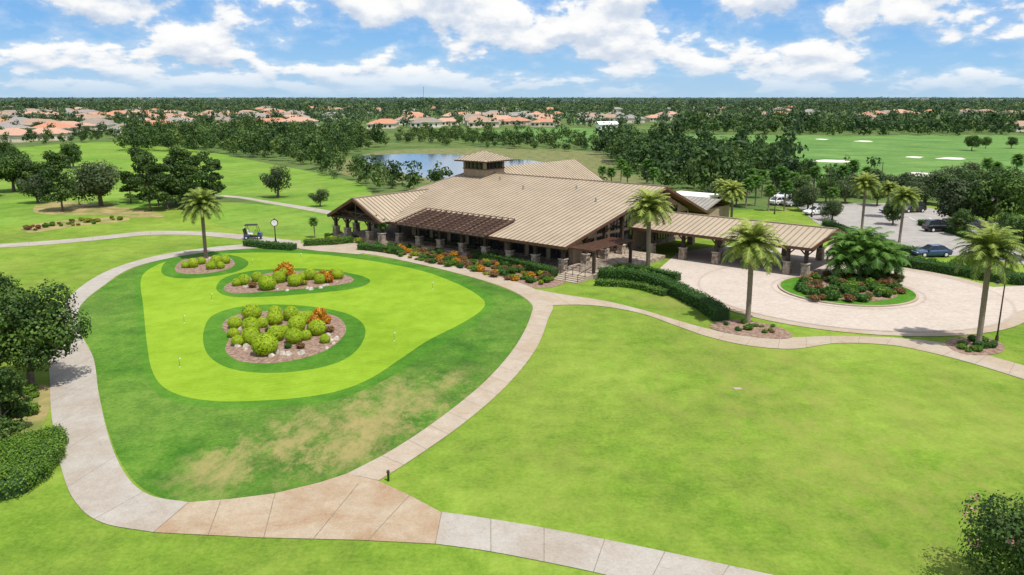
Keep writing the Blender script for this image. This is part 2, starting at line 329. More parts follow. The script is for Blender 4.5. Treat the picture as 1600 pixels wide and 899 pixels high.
def hedge(name,pts,w,h,leaf=.16,dens=95,mat='hedge',world=False,z0=0):
    P=catmull([Vector(p) if world else G(*p) for p in pts],6); A=[];B=[]
    for i,p in enumerate(P):
        d=(P[min(i+1,len(P)-1)]-P[max(i-1,0)]); d=Vector((d.y,-d.x,0)).normalized()*w/2*(1+.08*math.sin(i*1.3)); A.append(np.array(p-d));B.append(np.array(p+d))
    parts=[];core=[];k=.86
    for i in range(len(P)-1):
        a0,a1,b0,b1=A[i],A[i+1],B[i],B[i+1]; u=np.array([0,0,1.]); c0,c1=(a0+b0)/2,(a1+b1)/2
        f=lambda p,c,z:c+(p-c)*k+u*z*h*.9
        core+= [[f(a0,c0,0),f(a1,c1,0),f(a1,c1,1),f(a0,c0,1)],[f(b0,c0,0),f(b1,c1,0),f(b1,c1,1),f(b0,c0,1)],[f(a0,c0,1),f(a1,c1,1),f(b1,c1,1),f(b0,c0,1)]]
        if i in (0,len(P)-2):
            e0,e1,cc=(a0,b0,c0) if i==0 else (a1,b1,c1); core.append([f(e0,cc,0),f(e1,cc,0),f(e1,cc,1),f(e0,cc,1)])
        l=np.linalg.norm(c1-c0)
        for (s,e,area,nrm,side) in ((a0,a1,l*h,a0-b0,1),(b0,b1,l*h,b0-a0,2),(None,None,l*w,np.array([0,0,1.]),3)):
            n=int(area*dens)+1; t=rng.uniform(size=(n,1)); v=rng.uniform(size=(n,1))
            if side<3: pos=s+(e-s)*t+u*v*h
            else: pos=(a0+(a1-a0)*t)*(1-v)+(b0+(b1-b0)*t)*v+u*h
            pos=pos+rng.normal(size=(n,3))*.07; nr=nrm/np.linalg.norm(nrm)+rng.normal(size=(n,3))*.55
            parts.append((leafquads(pos,nr,leaf),1,np.clip(rng.normal(.5,.22,n),0,1)))
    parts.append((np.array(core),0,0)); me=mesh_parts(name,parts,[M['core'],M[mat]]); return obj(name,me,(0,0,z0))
def ballmesh(name,seed,mat,n=700,leaf=.11,jit=.7,squash=.85,lump=.05,inner=.9,tj=.2):
    q,t=blobs_leaves([((0,0,.42),(.5,.5,.5*squash),.5)],n,leaf,jit,inner,tj,seed,lump); qc,tc=blobs_leaves([((0,0,.40),(.42,.42,.42*squash),.1)],160,.22,.3,.95,.1,seed+1,.03)
    return mesh_parts(name,[(q,0,t),(qc,0,tc*.4)],[mat])
def inpoly(x,y,P):
    c=False;j=len(P)-1
    for i in range(len(P)):
        if (P[i][1]>y)!=(P[j][1]>y) and x<(P[j][0]-P[i][0])*(y-P[i][1])/(P[j][1]-P[i][1])+P[i][0]: c=not c
        j=i
    return c
def scatter(px,spacing,seed=1,tries=None):
    P=[G(*p) for p in px]; x0,x1=min(p.x for p in P),max(p.x for p in P); y0,y1=min(p.y for p in P),max(p.y for p in P)
    r=random.Random(seed); cell=spacing; grid={}; out_=[]; T=tries or int((x1-x0)*(y1-y0)/spacing**2*2.5)
    for _ in range(T):
        x,y=r.uniform(x0,x1),r.uniform(y0,y1)
        if not inpoly(x,y,P): continue
        k=(int(x//cell),int(y//cell))
        if k in grid: continue
        grid[k]=1; out_.append((x,y))
    return out_
def beltproto(seed,h,w,n,leaf,nb=7):
    r=np.random.default_rng(seed); bl=[]
    for i in range(nb):
        a=r.uniform(0,6.28);q=r.uniform(0,.34)*w; z=h*r.uniform(.3,.88); rr=w*r.uniform(.15,.31); bl.append(((math.cos(a)*q,math.sin(a)*q,z),(rr,rr,rr*.85),r.uniform(.25,.75)))
    q,t=blobs_leaves(bl,n,leaf,seed=seed); return q,t
def belt(name,pos,protos,mat,s=(.7,1.3),tv=.2,zs=(.75,1.3)):
    Q=[];T=[]
    for (x,y) in pos:
        q,t=protos[rng.integers(len(protos))]; a=rng.uniform(0,6.28); sc=s[0]+(s[1]-s[0])*rng.uniform()**1.4; ca,sa=math.cos(a)*sc,math.sin(a)*sc
        R=np.array([[ca,-sa,0],[sa,ca,0],[0,0,sc*rng.uniform(*zs)]]); Q.append((q.reshape(-1,3)@R.T+np.array([x,y,-.3])).reshape(-1,4,3)); T.append(np.clip(t+rng.normal()*tv,0,1))
    return obj(name,mesh_parts(name,[(np.concatenate(Q),0,np.concatenate(T))],[mat]))
# ------------------------------------------------------------------ ground
mb=MB(); mb.poly([(-16000,-3000,0),(16000,-3000,0),(16000,30000,0),(-16000,30000,0)],M['terrain']); mb.obj('terrain')
sheet('lawn',[(-500,300),(500,330),(1100,330),(2100,300),(2300,700),(1900,1700),(-400,1700),(-900,700)],.01,M['lawn'],False)
sheet('fairway',[(-150,345),(-150,245),(50,229),(160,222),(300,234),(440,260),(530,278),(580,300),(545,345),(430,322),(300,300),(200,330)],.02,M['fair'])
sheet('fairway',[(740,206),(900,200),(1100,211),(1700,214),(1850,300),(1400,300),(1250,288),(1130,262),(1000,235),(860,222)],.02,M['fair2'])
sheet('tee_lawn',[(330,318),(430,322),(500,340),(520,365),(430,368),(340,350)],.03,M['fair'])
sheet('mulch_bed',[(60,320),(110,316),(230,330),(250,340),(150,336),(60,334)],.025,M['straw'])
sheet('mulch_bed',[(35,356),(80,347),(180,339),(200,345),(120,354),(50,364)],.025,M['straw'])
sheet('putting_green_rough',[(125,480),(165,446),(210,419),(275,402),(340,393),(420,389),(500,391),(600,403),(700,424),(785,450),(828,474),(828,500),(808,540),(765,590),(700,645),(620,700),(545,742),(430,772),(300,785),(230,768),(190,725),(165,660),(150,590),(140,545),(125,515)],.02,M['rough'])
sheet('putting_green_collar',[(212,440),(225,418),(260,404),(320,396),(420,391),(530,397),(640,414),(720,438),(765,462),(770,482),(740,508),(690,540),(640,572),(580,605),(510,628),(410,638),(320,637),(255,622),(228,590),(218,540),(214,480)],.024,M['collar'])
sheet('putting_green',[(220,440),(232,422),(265,408),(320,399),(420,395),(520,400),(640,419),(710,442),(752,466),(755,482),(725,504),(670,532),(625,562),(575,594),(510,616),(420,626),(330,627),(268,613),(240,585),(230,540),(224,480)],.028,M['green'])
sheet('bed_collar',[(318,520),(335,492),(390,478),(470,478),(540,490),(570,512),(560,545),(520,570),(440,583),(365,578),(325,555)],.032,M['collar'])
sheet('bed_collar',[(338,452),(352,434),(400,423),(480,420),(545,427),(578,438),(560,450),(500,458),(420,464),(360,464)],.032,M['collar'])
sheet('bed_collar',[(252,425),(262,408),(300,398),(360,399),(388,410),(370,425),(310,435),(268,434)],.032,M['collar'])
sheet('mulch_bed',[(347,510),(365,494),(410,487),(480,487),(525,495),(541,515),(525,538),(490,556),(430,568),(375,565),(352,548),(358,528)],.037,M['mulch'])
sheet('mulch_bed',[(350,450),(372,438),(430,426),(500,424),(545,432),(548,442),(500,449),(420,456),(365,459)],.037,M['mulch'])
sheet('mulch_bed',[(274,424),(284,408),(320,401),(355,402),(367,413),(350,423),(305,429)],.037,M['mulch'])
# paths
strip('cart_path',[(470,376),(400,381),(330,387),(250,399),(180,419),(130,446),(98,480),(78,530),(78,600),(82,660),(98,740),(120,788),(160,818),(240,833)],
 [(470,386),(410,388),(340,393),(270,403),(205,420),(162,447),(125,480),(126,520),(146,560),(155,620),(172,690),(198,745),(235,775),(295,786)],.045,M['concgrey'],5)
sheet('path_junction',[(240,833),(295,786),(360,781),(430,772),(500,755),(543,741),(590,752),(640,775),(690,802),(680,851),(560,845),(400,841)],.043,M['concstain'],False)
mbj=MB()
for a,b_ in (((430,772),(412,842)),((560,757),(490,843)),((345,784),(325,838)),((640,775),(575,846)),((295,786),(240,833)),((690,802),(680,851))):
    A,B=G(*a),G(*b_); mbj.beam((A.x,A.y,.046),(B.x,B.y,.046),.04,.012,M['joint'])
mbj.obj('path_joints')
strip('concrete_path',[(690,801),(760,811),(850,826),(960,847),(1080,872),(1230,905),(1400,945)],[(680,851),(760,862),(850,879),(940,898),(1050,925),(1180,960),(1350,1010)],.045,M['concgrey'],2.6)
strip('concrete_path',[(543,741),(620,700),(700,645),(765,590),(808,538),(829,495),(828,473),(785,449),(700,424),(600,402),(540,394),(465,389)],
 [(592,752),(650,715),(730,658),(795,600),(838,545),(856,500),(862,474),(826,448),(745,424),(660,404),(590,389),(480,382)],.047,M['conc'],2.4)
strip('concrete_path',[(822,450),(880,461),(940,470),(1000,484),(1060,502),(1120,518),(1180,528),(1240,528),(1310,526),(1400,529),(1480,538),(1540,555),(1620,578)],
 [(858,478),(910,477),(960,482),(1010,493),(1060,511),(1110,528),(1170,541),(1240,546),(1310,537),(1390,540),(1450,551),(1520,569),(1620,600)],.049,M['conc'],2.4)
strip('cart_path',[(-60,385),(60,378),(150,370),(230,362),(300,362),(380,367),(470,378)],[(-60,391),(60,384),(150,376),(230,368),(300,368),(370,374),(460,385)],.04,M['concgrey'],8)
strip('cart_path',[(300,303),(370,307),(430,316),(500,327),(560,338)],[(300,306),(370,310),(430,320),(495,332),(555,344)],.04,M['concgrey'],8)
sheet('patio',[(440,386),(520,374),(560,372),(600,390),(560,398),(500,393)],.051,M['conc'],False)
# drop-off drive
IC=G(1322,455)
def circ(c,r,n=64): return [(c.x+r*math.cos(2*math.pi*i/n),c.y+r*math.sin(2*math.pi*i/n),0) for i in range(n)]
def ring(name,r0,r1,z,mat):
    mb=MB()
    for i in range(72):
        t0,t1=2*math.pi*i/72,2*math.pi*(i+1)/72; f=lambda r,t:(IC.x+r*math.cos(t),IC.y+r*math.sin(t),z)
        mb.poly([f(r0,t0),f(r1,t0),f(r1,t1),f(r0,t1)],mat)
    mb.obj(name)
sheet('paver_drive',circ(IC,16.6),.055,M['conc'],False,True)
sheet('paver_drive',circ(IC,15.4),.06,M['pavers'],False,True)
sheet('paver_drive',[(1025,425),(1060,395),(1130,385),(1290,392),(1290,430),(1180,470),(1110,465)],.064,M['pavers'],False)
sheet('paver_drive',[(1500,452),(1760,440),(1780,478),(1610,482),(1540,505),(1480,515)],.068,M['pavers'],False)
sheet('parking_lot',[(1240,318),(1420,318),(1540,345),(1600,375),(1700,400),(1640,420),(1500,400),(1400,405),(1330,380),(1270,345)],.04,M['asphalt'],False)
sheet('paver_drive',[(1385,392),(1420,405),(1330,432),(1270,410),(1300,380)],.072,M['pavers'],False)
ring('paver_band',7.4,7.65,.078,M['paverdark']); ring('paver_band',15.1,15.4,.078,M['paverdark'])
mb=MB()
for i in range(48):
    t0,t1=2*math.pi*i/48,2*math.pi*(i+1)/48
    f=lambda r,t,z:(IC.x+r*math.cos(t),IC.y+r*math.sin(t),z)
    mb.poly([f(6.9,t0,.05),f(6.9,t1,.05),f(6.9,t1,.2),f(6.9,t0,.2)],M['conc']); mb.poly([f(6.9,t0,.2),f(6.9,t1,.2),f(6.65,t1,.2),f(6.65,t0,.2)],M['conc'])
mb.obj('island_kerb')
sheet('island_lawn',circ(IC,6.66),.19,M['collar'],False,True)
sheet('mulch_bed',circ(IC,5.0),.2,M['mulch'],False,True)
sheet('mulch_bed',[(1110,508),(1150,500),(1210,510),(1238,524),(1225,531),(1170,527),(1120,517)],.053,M['mulch'])
sheet('mulch_bed',[(1480,532),(1530,526),(1568,540),(1560,553),(1515,556),(1485,546)],.053,M['mulch'])
sheet('mulch_bed',[(600,400),(560,388),(680,378),(780,400),(880,432),(860,450),(800,445),(700,420)],.03,M['mulch'])
sheet('mulch_bed',[(-60,700),(-60,610),(20,600),(78,605),(80,630),(50,680)],.03,M['straw'])
# lake and marsh
sheet('marsh',[(520,262),(600,236),(760,232),(930,238),(960,262),(1010,285),(900,290),(700,285),(600,285)],.012,M['marsh'])
sheet('lake',[(556,246),(600,242),(680,241),(760,245),(850,254),(840,262),(790,275),(720,283),(650,276),(590,258)],.03,M['water'])
for (x,y,w,h) in ((1300,252,32,2),(1350,221,14,1),(1285,218,10,.8),(1430,246,13,1.3),(1488,248,22,1.6),(1440,273,26,3.2),(990,212,10,.8)):
    sheet('sand_bunker',[(x+w*math.cos(a)*(1+.25*math.sin(3*a+x)),y+h*math.sin(a)*(1+.3*math.sin(2*a))) for a in np.linspace(0,6.28,13)[:-1]],.035,M['sand'])
# ------------------------------------------------------------------ clubhouse
club=bpy.data.objects.new('clubhouse',None); club.location=(6.07,89.6,0); club.rotation_euler=(0,0,-math.radians(39.9)); link(club)
def planez(p):
    a,b_,c=[Vector(q) for q in p[:3]]; n=(b_-a).cross(c-a); return lambda x,y:a.z-(n.x*(x-a.x)+n.y*(y-a.y))/n.z
def roof_plane(mb,pts,ribaxis,mat,step=.72,fas=.32,fm=None,rib=True):
    z=planez(pts); mb.poly(pts,mat); mb.poly([(p[0],p[1],p[2]-.12) for p in pts][::-1],M['soffit'])
    if not rib: return
    ax=1-ribaxis
    lo=min(p[ax] for p in pts)+.2; hi=max(p[ax] for p in pts); s=lo
    while s<hi:
        xs=[]
        for i in range(len(pts)):
            p,q=pts[i],pts[(i+1)%len(pts)]
            if (p[ax]-s)*(q[ax]-s)<0:
                t=(s-p[ax])/(q[ax]-p[ax]); xs.append(p[ribaxis]+t*(q[ribaxis]-p[ribaxis]))
        xs.sort()
        for k in range(0,len(xs)-1,2):
            a_,b_=xs[k],xs[k+1]
            if b_-a_<.3: continue
            P0=(s,a_) if ribaxis==1 else (a_,s); P1=(s,b_) if ribaxis==1 else (b_,s)
            mb.beam((*P0,z(*P0)+.035),(*P1,z(*P1)+.035),.075,.09,M['rib'])
        s+=step
def fasc(mb,p,q,m=None,h=.34,w=.1): 
    mb.beam((p[0],p[1],p[2]-.14),(q[0],q[1],q[2]-.14),w,h,m or M['fascia'])
R=MB(); zr=8.3; ze=3.3
RD=-36
front=[(-41,0,ze),(0,0,ze),(0,23,zr),(RD,23,zr)]
back=[(0,36,3.4),(-41,36,3.4),(RD,23,zr),(0,23,zr)]
roof_plane(R,front,1,M['roof']); roof_plane(R,back,1,M['roof'])
roof_plane(R,[(-41,36,3.35),(-41,0,ze),(RD,23,zr)],0,M['roof'],rib=False)
for p,q in ((front[0],front[1]),(front[1],front[2]),(front[2],back[0]),(back[0],back[1])): fasc(R,p,q)
R.beam((RD,23,zr+.05),(0,23,zr+.05),.35,.12,M['rib'])
R.beam((RD,23,zr+.02),(-41,0,ze+.05),.25,.1,M['rib'])
pz=6.2; s_=(zr-ze)/23; bm_=(pz-ze)/s_
L0,L1,LM=-41.6,-30.0,-35.8
roof_plane(R,[(L1,-1.5,3.35),(L1,0.2,3.35),(LM,bm_,pz+.02),(LM,-1.5,pz)],0,M['roof'])
roof_plane(R,[(L0,-1.5,3.35),(LM,-1.5,pz),(LM,bm_,pz+.02),(L0,.5,3.35)],0,M['roof'])
fasc(R,(L0,-1.55,3.35),(LM,-1.55,pz),None,.4,.14); fasc(R,(LM,-1.55,pz),(L1,-1.55,3.35),None,.4,.14); fasc(R,(L0,-1.5,3.35),(L0,.5,3.35))
R.beam((LM,-1.5,pz+.04),(LM,bm_,pz+.06),.3,.1,M['rib'])
roof_plane(R,[(-24,30,4),(-24,48,4),(-33,48,8.9),(-33,24,8.9)],0,M['roof']); roof_plane(R,[(-42,48,4),(-42,30,4),(-33,24,8.9),(-33,48,8.9)],0,M['roof'],rib=False)
fasc(R,(-24,48,4),(-33,48,8.9)); fasc(R,(-33,48,8.9),(-42,48,4)); fasc(R,(-24,30,4),(-24,48,4))
roof_plane(R,[(-10,37,3.4),(-1,37,3.4),(-1,42,4.7),(-10,42,4.7)],1,M['roofgrey']); roof_plane(R,[(-1,47,3.4),(-10,47,3.4),(-10,42,4.7),(-1,42,4.7)],1,M['roofgrey'],rib=False)
R.box(-16,-8,51,57,3.3,3.6,M['white'])
PA0,PA1,PB0,PBM,PB1=-1.3,22.3,16.2,22.4,28.6; pe,pr=3.5,5.0
roof_plane(R,[(PA0,PB0,pe),(PA1,PB0,pe),(PA1+.7,PBM,pr),(PA0,PBM,pr)],1,M['roof']); roof_plane(R,[(PA1,PB1,pe),(PA0,PB1,pe),(PA0,PBM,pr),(PA1+.7,PBM,pr)],1,M['roof'])
fasc(R,(PA0,PB0,pe),(PA1,PB0,pe)); fasc(R,(PA1,PB0,pe),(PA1+.7,PBM,pr),None,.4,.14); fasc(R,(PA1+.7,PBM,pr),(PA1,PB1,pe),None,.4,.14)
R.beam((PA0,PBM,pr+.05),(PA1+.7,PBM,pr+.05),.3,.1,M['rib'])
for (x,y) in ((-20,17),(-12,19),(-6,15),(-27,20)): R.cyl((x,y,ze+s_*y-.1),(x,y,ze+s_*y+.55),.12,.12,M['roofgrey'],8)
R.obj('roof',club)
T=MB()
def slopez(y): return ze+s_*y
a0,a1,b0,b1=-28,-11.8,-.6,5.2
T.poly([(a0,b0,slopez(b0)+.06),(a1,b0,slopez(b0)+.06),(a1,b1,slopez(b1)+.06),(a0,b1,slopez(b1)+.06)],M['dark'])  # dark sheet on the roof, painted shade for the opening below the slats
n_=17
for i in range(n_):
    x=a0+(a1-a0)*i/(n_-1); w=.22 if i%4==0 else .1; T.beam((x,b0,slopez(b0)+.3),(x,b1,slopez(b1)+.3),w,.16,M['fascia'])
for i in range(9):
    y=b0+(b1-b0)*i/8; T.beam((a0,y,slopez(y)+.41),(a1,y,slopez(y)+.41),.1,.07,M['fascia'])
for i in range(8): 
    y=.8+i*1.15; T.beam((.3,y,3.1),(3.6,y,3.1),.13,.18,M['fascia'])
for i in range(9): T.beam((.4+i*.38,.4,3.26),(.4+i*.38,9.4,3.26),.1,.08,M['fascia'])
T.box(3.2,3.5,.8,1.1,.6,3.0,M['dark']); T.box(3.2,3.5,8.6,8.9,.6,3.0,M['dark'])
T.obj('trellis',club)
W=MB(); FL=.55
W.box(-40.5,-1.5,.2,34.5,0,FL,M['stone']); W.box(-1.5,4.2,.5,15.8,0,FL-.01,M['stone'])
W.box(-41,-30.5,-1.2,.19,0,FL-.02,M['stone'])
W.box(-15.5,-8.5,51.5,56.5,0,3.29,M['stucco']); W.box(-9.4,-1.6,37.6,46.4,0,3.38,M['stucco']); W.box(-39,-25,34.6,47,0,3.95,M['stucco'])
yw=4.0
W.box(-29.5,-2,yw,yw+.3,FL,3.55,M['stucco']); W.box(-2,-1.7,yw,33,FL,3.4,M['stucco']); W.box(-39.5,-39.2,10,34,FL,3.4,M['stucco']); W.box(-39.2,-2,33.7,34,FL,3.4,M['stucco'])
W.box(-29.8,-29.5,yw,12,FL,4,M['stucco']); W.box(-39.2,-29.8,12,12.3,FL,5.4,M['stucco'])
W.poly([(-1.69,4,3.4),(-1.69,33,3.4),(-1.69,32.5,ze+.9),(-1.69,23,zr-.35),(-1.69,4,slopez(4)-.3)],M['stucco'])
x=-28.8; Gl=MB()
while x<-4:
    Gl.box(x,x+2.6,yw-.05,yw-.01,FL+.25,3.05,M['glass'])
    for k in range(4): Gl.box(x+k*.867-.05,x+k*.867+.05,yw-.12,yw-.052,FL+.2,3.1,M['dark'])
    Gl.box(x,x+2.6,yw-.11,yw-.054,2.35,2.43,M['dark']); Gl.box(x-.05,x+2.65,yw-.13,yw-.053,3.1,3.25,M['dark']); Gl.box(x-.05,x+2.65,yw-.13,yw-.053,FL+.1,FL+.2,M['dark'])
    x+=3.4
for y in range(6,32,3):
    if 15<y<19: continue
    Gl.box(-1.68,-1.64,y,y+2.2,FL+.3,3.1,M['glass'])
    for k in range(4): Gl.box(-1.64,-1.58,y+k*.733-.05,y+k*.733+.05,FL+.2,3.15,M['dark'])
    zt=min(slopez(y)-.9, 7.2) if y<23 else zr-.377*(y+2.2-23)-.9
    if zt>3.9:
        Gl.poly([(-1.66,y,3.5),(-1.66,y+2.2,3.5),(-1.66,y+2.2,zt),(-1.66,y,zt)],M['glass'])
        for k in range(4): Gl.box(-1.65,-1.6,y+k*.733-.05,y+k*.733+.05,3.45,zt+.05,M['dark'])
for x in (-38,-35,-32.4): 
    Gl.box(x,x+1.8,11.9,11.96,FL+.1,2.9,M['glass']); Gl.box(x-.1,x,11.85,11.98,FL,3,M['dark']); Gl.box(x+1.8,x+1.9,11.85,11.98,FL,3,M['dark'])
Gl.obj('windows',club); W.obj('walls',club)
C=MB()
def column(x,y,zt,zb=.5,bh=1.15):
    C.box(x-.42,x+.42,y-.42,y+.42,zb-.5,zb+bh,M['stone'],.88); C.box(x-.45,x+.45,y-.45,y+.45,zb+bh,zb+bh+.1,M['rock'])
    C.box(x-.19,x+.19,y-.19,y+.19,zb+bh+.1,zt,M['dark'])
    for d in (-1,1): C.beam((x+d*.15,y,zt-.9),(x+d*.95,y,zt-.12),.13,.13,M['dark'])
for x in (-29,-25,-21,-17,-13,-9,-5,-.9): column(x,.9,slopez(.9)-.15)
C.beam((-30,.9,3.2),(-.5,.9,3.2),.25,.3,M['dark'])
for x in (-40.8,-38.2,-33.4,-30.8): column(x,-.7,3.15)
for x in (-40.8,): 
    for y in (3,6.5,10): column(x,y,3.15)
C.beam((L0+.3,-.9,3.2),(L1-.3,-.9,3.2),.25,.35,M['dark']); C.beam((LM,-.95,3.2),(LM,-.95,pz-.4),.2,.2,M['dark'])
for d in (-1,1):
    C.beam((LM,-.95,3.4),(LM+d*3,-.95,4.6),.15,.18,M['dark']); C.beam((LM+d*3,-.95,3.3),(LM+d*3,-.95,4.6),.15,.15,M['dark'])
C.beam((L0+1.4,-.95,4.1),(L1-1.4,-.95,4.1),.15,.18,M['dark'])
for y in (5,9,13): column(-.6,y,slopez(y)-.5)
for x in (1.5,6,10.5,15,19.4,21.5):
    for y in (17,27.8): column(x,y,3.45,.35)
C.beam((-1,17,3.42),(22,17,3.42),.28,.3,M['dark']); C.beam((-1,27.8,3.42),(22,27.8,3.42),.28,.3,M['dark'])
for x in (6,10.5,15,19.4,21.5): C.beam((x,17,3.4),(x,27.8,3.4),.2,.25,M['dark']); C.beam((x,22.4,3.4),(x,22.4,4.7),.2,.2,M['dark'])
for z in (FL+.3,FL+.6,FL+.95): C.beam((-29,.9,z),(-1,.9,z),.05,.05,M['dark'])
C.obj('columns',club)
K=MB(); cx,cy=-33,23; h_=2.3
K.box(cx-h_,cx+h_,cy-h_,cy+h_,7,8.9,M['stucco']); K.box(cx-h_-.1,cx+h_+.1,cy-h_-.1,cy+h_+.1,8.9,9.05,M['fascia'])
K.box(cx-h_+.15,cx+h_-.15,cy-h_+.15,cy+h_-.15,9.05,10.2,M['glass'])
for sx in (-1,1):
    for k in np.linspace(-1,1,6):
        w=.22 if abs(k)>.9 else .07
        K.box(cx+sx*(h_-.12)-.1,cx+sx*(h_-.12)+.1,cy+k*(h_-.15)-w,cy+k*(h_-.15)+w,9.05,10.2,M['stucco'] if w>.1 else M['dark'])
        K.box(cx+k*(h_-.15)-w,cx+k*(h_-.15)+w,cy+sx*(h_-.12)-.1,cy+sx*(h_-.12)+.1,9.052,10.198,M['stucco'] if w>.1 else M['dark'])
r_=3.35
K.box(cx-r_,cx+r_,cy-r_,cy+r_,10.12,10.32,M['fascia']); K.obj('cupola',club)
K=MB(); cs=[(cx-r_-.05,cy-r_-.05,10.34),(cx+r_+.05,cy-r_-.05,10.34),(cx+r_+.05,cy+r_+.05,10.34),(cx-r_-.05,cy+r_+.05,10.34)]; ap=(cx,cy,11.75)
for i in range(4): roof_plane(K,[cs[i],cs[(i+1)%4],ap],1 if i%2==0 else 0,M['roof'],.6)
K.obj('cupola_roof',club)
S=MB()
for i in range(5): S.box(.2,3.6,-2.6+i*.45,.5,i*.11+.0,(i+1)*.11,M['conc'])
for x in (.2,1.9,3.6):
    S.beam((x,-2.5,1.0),(x,.3,1.5),.05,.05,M['dark'])
    for y,z in ((-2.5,0.1),(-1.1,.4),(.3,.5)): S.beam((x,y,z),(x,y,z+.95),.05,.05,M['dark'])
S.obj('entry_steps',club)
# ------------------------------------------------------------------ trees
oaks=[oak('oak_a',1,9.5,12,7500,.42,M['greytree'],28,.12),oak('oak_b',2,9,10,6400,.42,M['oak'],24,.15),oak('oak_c',3,10,9,6400,.42,M['belt'],24,.15),oak('oak_d',4,8,10,6400,.42,M['greytree'],24,.18)]
smalltree=oak('small_tree',5,6.3,7.6,3800,.33,M['greytree'],18,.2)
pines=[pine('pine_a',11,11,8,4800,.42),pine('pine_b',12,10,7,4400,.42),pine('pine_c',13,9,6.5,4000,.42)]
def tree(name,me,x,y,s=1,z=0): return obj(name,me,G(x,y),random.uniform(0,6.28),(s*random.uniform(.92,1.1),s*random.uniform(.92,1.1),s*random.uniform(.92,1.06)))
tree('oak_tree',oaks[0],158,322,1.0); tree('oak_tree',oaks[3],60,318,.75); tree('oak_tree',oaks[1],22,300,1.05); tree('oak_tree',oaks[2],-30,310,1.1)
tree('oak_tree',oaks[2],45,300,.8); tree('oak_tree',oaks[2],115,262,.8); tree('small_tree',smalltree,434,309,1.0); tree('small_tree',smalltree,500,323,.55)
tree('oak_tree',oaks[1],75,300,.8); tree('oak_tree',oaks[1],5,262,.9)
for i,(x,y,s) in enumerate(((98,330,.95),(235,330,1),(262,327,.95),(290,322,1),(318,318,.95),(248,322,.85),(222,312,.9),(335,312,.8),(205,318,.7),(305,328,.75),(275,318,.9))): tree('pine_tree',pines[i%3],x,y,s)
for i,(x,y,s) in enumerate(((1490,352,.95),(1562,360,1.0),(1525,335,.85),(1445,318,.75),(1605,350,1.1),(1290,318,.55),(1245,322,.6),(1500,300,.75),(1370,300,.6),(1598,405,.6),(1260,290,.7),(1215,262,.95),(1540,232,.5),(1518,236,.7),(1580,232,.5),(1340,308,.6),(1410,308,.7),(1560,318,.85),(1470,322,.6),(1320,318,.5),(1540,350,.7),(1575,385,.5),(1395,352,.42),(1300,345,.42),(1425,322,.6),(1370,322,.5),(1500,368,.45),(1262,330,.5),(1120,318,.5),(1150,322,.45))): tree('oak_tree',oaks[(3,1,2,0)[i%4]] if y>250 else oaks[1],x,y,s)
nt1=oak('near_oak',21,7.2,7.6,24000,.21,M['oak'],34,.2); obj('oak_tree',nt1,G(48,600),.4,1.04); obj('oak_tree',nt1,G(-35,560),2.4,1.1)
nt2=pine('near_pine',23,4.5,4.2,9000,.19); obj('pine_tree',nt2,G(5,690),1,1); obj('pine_tree',nt2,G(-30,640),2,1.2)
cm=oak('crepe',31,3.9,4.4,11000,.12,M['oak'],30,.1); o=obj('crepe_myrtle_tree',cm,G(1585,935),0,1.2)
q,t=blobs_leaves([((math.cos(a)*1.7,math.sin(a)*1.7,z),(.22,.22,.16),.5) for a,z in ((2.6,2.6),(3.2,2.2),(2.2,3.1),(3.9,2.9),(2.9,3.2),(1.9,2.4))],110,.08)
obj('flowers',mesh_parts('flowers',[(q,0,t)],[M['pink']]),(0,0,0),0,1,o)
pA=palm('palm_a',41,7.0,3.3,66); pB=palm('palm_b',42,6.6,3.1,62); pC=palm('palm_c',43,8.2,3.3,60)
sab=palm('sabal',44,5.5,1.9,44,'palmd',.18,up0=(-.9,1.3),droop=.8,npair=9,ll=.6)
def palmat(me,x,y,s=1): obj('palm_tree',me,G(x,y),random.uniform(0,6.28),s)
palmat(pA,322,403,.95); palmat(pB,1012,424,1.1); palmat(pA,1168,505,1.0); palmat(pC,1528,541,.95); palmat(pB,1142,356,.82); palmat(pC,1346,362,.84)
palmat(pC,1405,380,.76); palmat(pB,1385,340,.7); palmat(pA,1130,340,.7)
for (x,y,s) in ((1190,310,.85),(1172,305,.8),(1218,308,.9),(1225,330,.8),(1330,292,.9),(1316,300,.85),(1540,288,.9),(1585,285,1.0),(980,300,.8),(955,298,.75),(1020,302,.8),(1010,290,.9),(940,292,.7),(1208,300,.8),(492,372,.45),(600,383,.55),(1555,290,.8),(1580,395,.7),(1300,335,.7),(1570,420,.6),(1180,322,.85),(1240,312,.8),(1350,300,.8),(1200,330,.7),(1270,300,.8),(970,285,.8),(1255,318,.8),(1165,325,.8)): palmat(sab,x,y,s)
r=np.random.default_rng(5); parts=[]
for (x,y,h) in ((0,0,3.6),(1.3,.6,2.9),(-1.4,.4,3.0),(.5,-1.4,2.6),(-.7,-1.2,2.8),(1.9,-.9,2.0),(-2.1,-.7,1.9),(0.2,1.6,2.9),(-1.2,1.7,2.4),(2.4,.9,1.8)):
    parts.append((cylq((x*.4,y*.4,0),(x,y,h),.12,.09),0,0)); q,t=frondset((x,y,h),22,2.5,r,1.15,(-.5,1.3),12,.06,.6,.5); parts.append((q,1,t))
clump=mesh_parts('areca',parts,[M['bark'],M['palmd']]); obj('areca_palm_clump',clump,G(1345,437)+Vector((0,0,.2)),0,1.15)
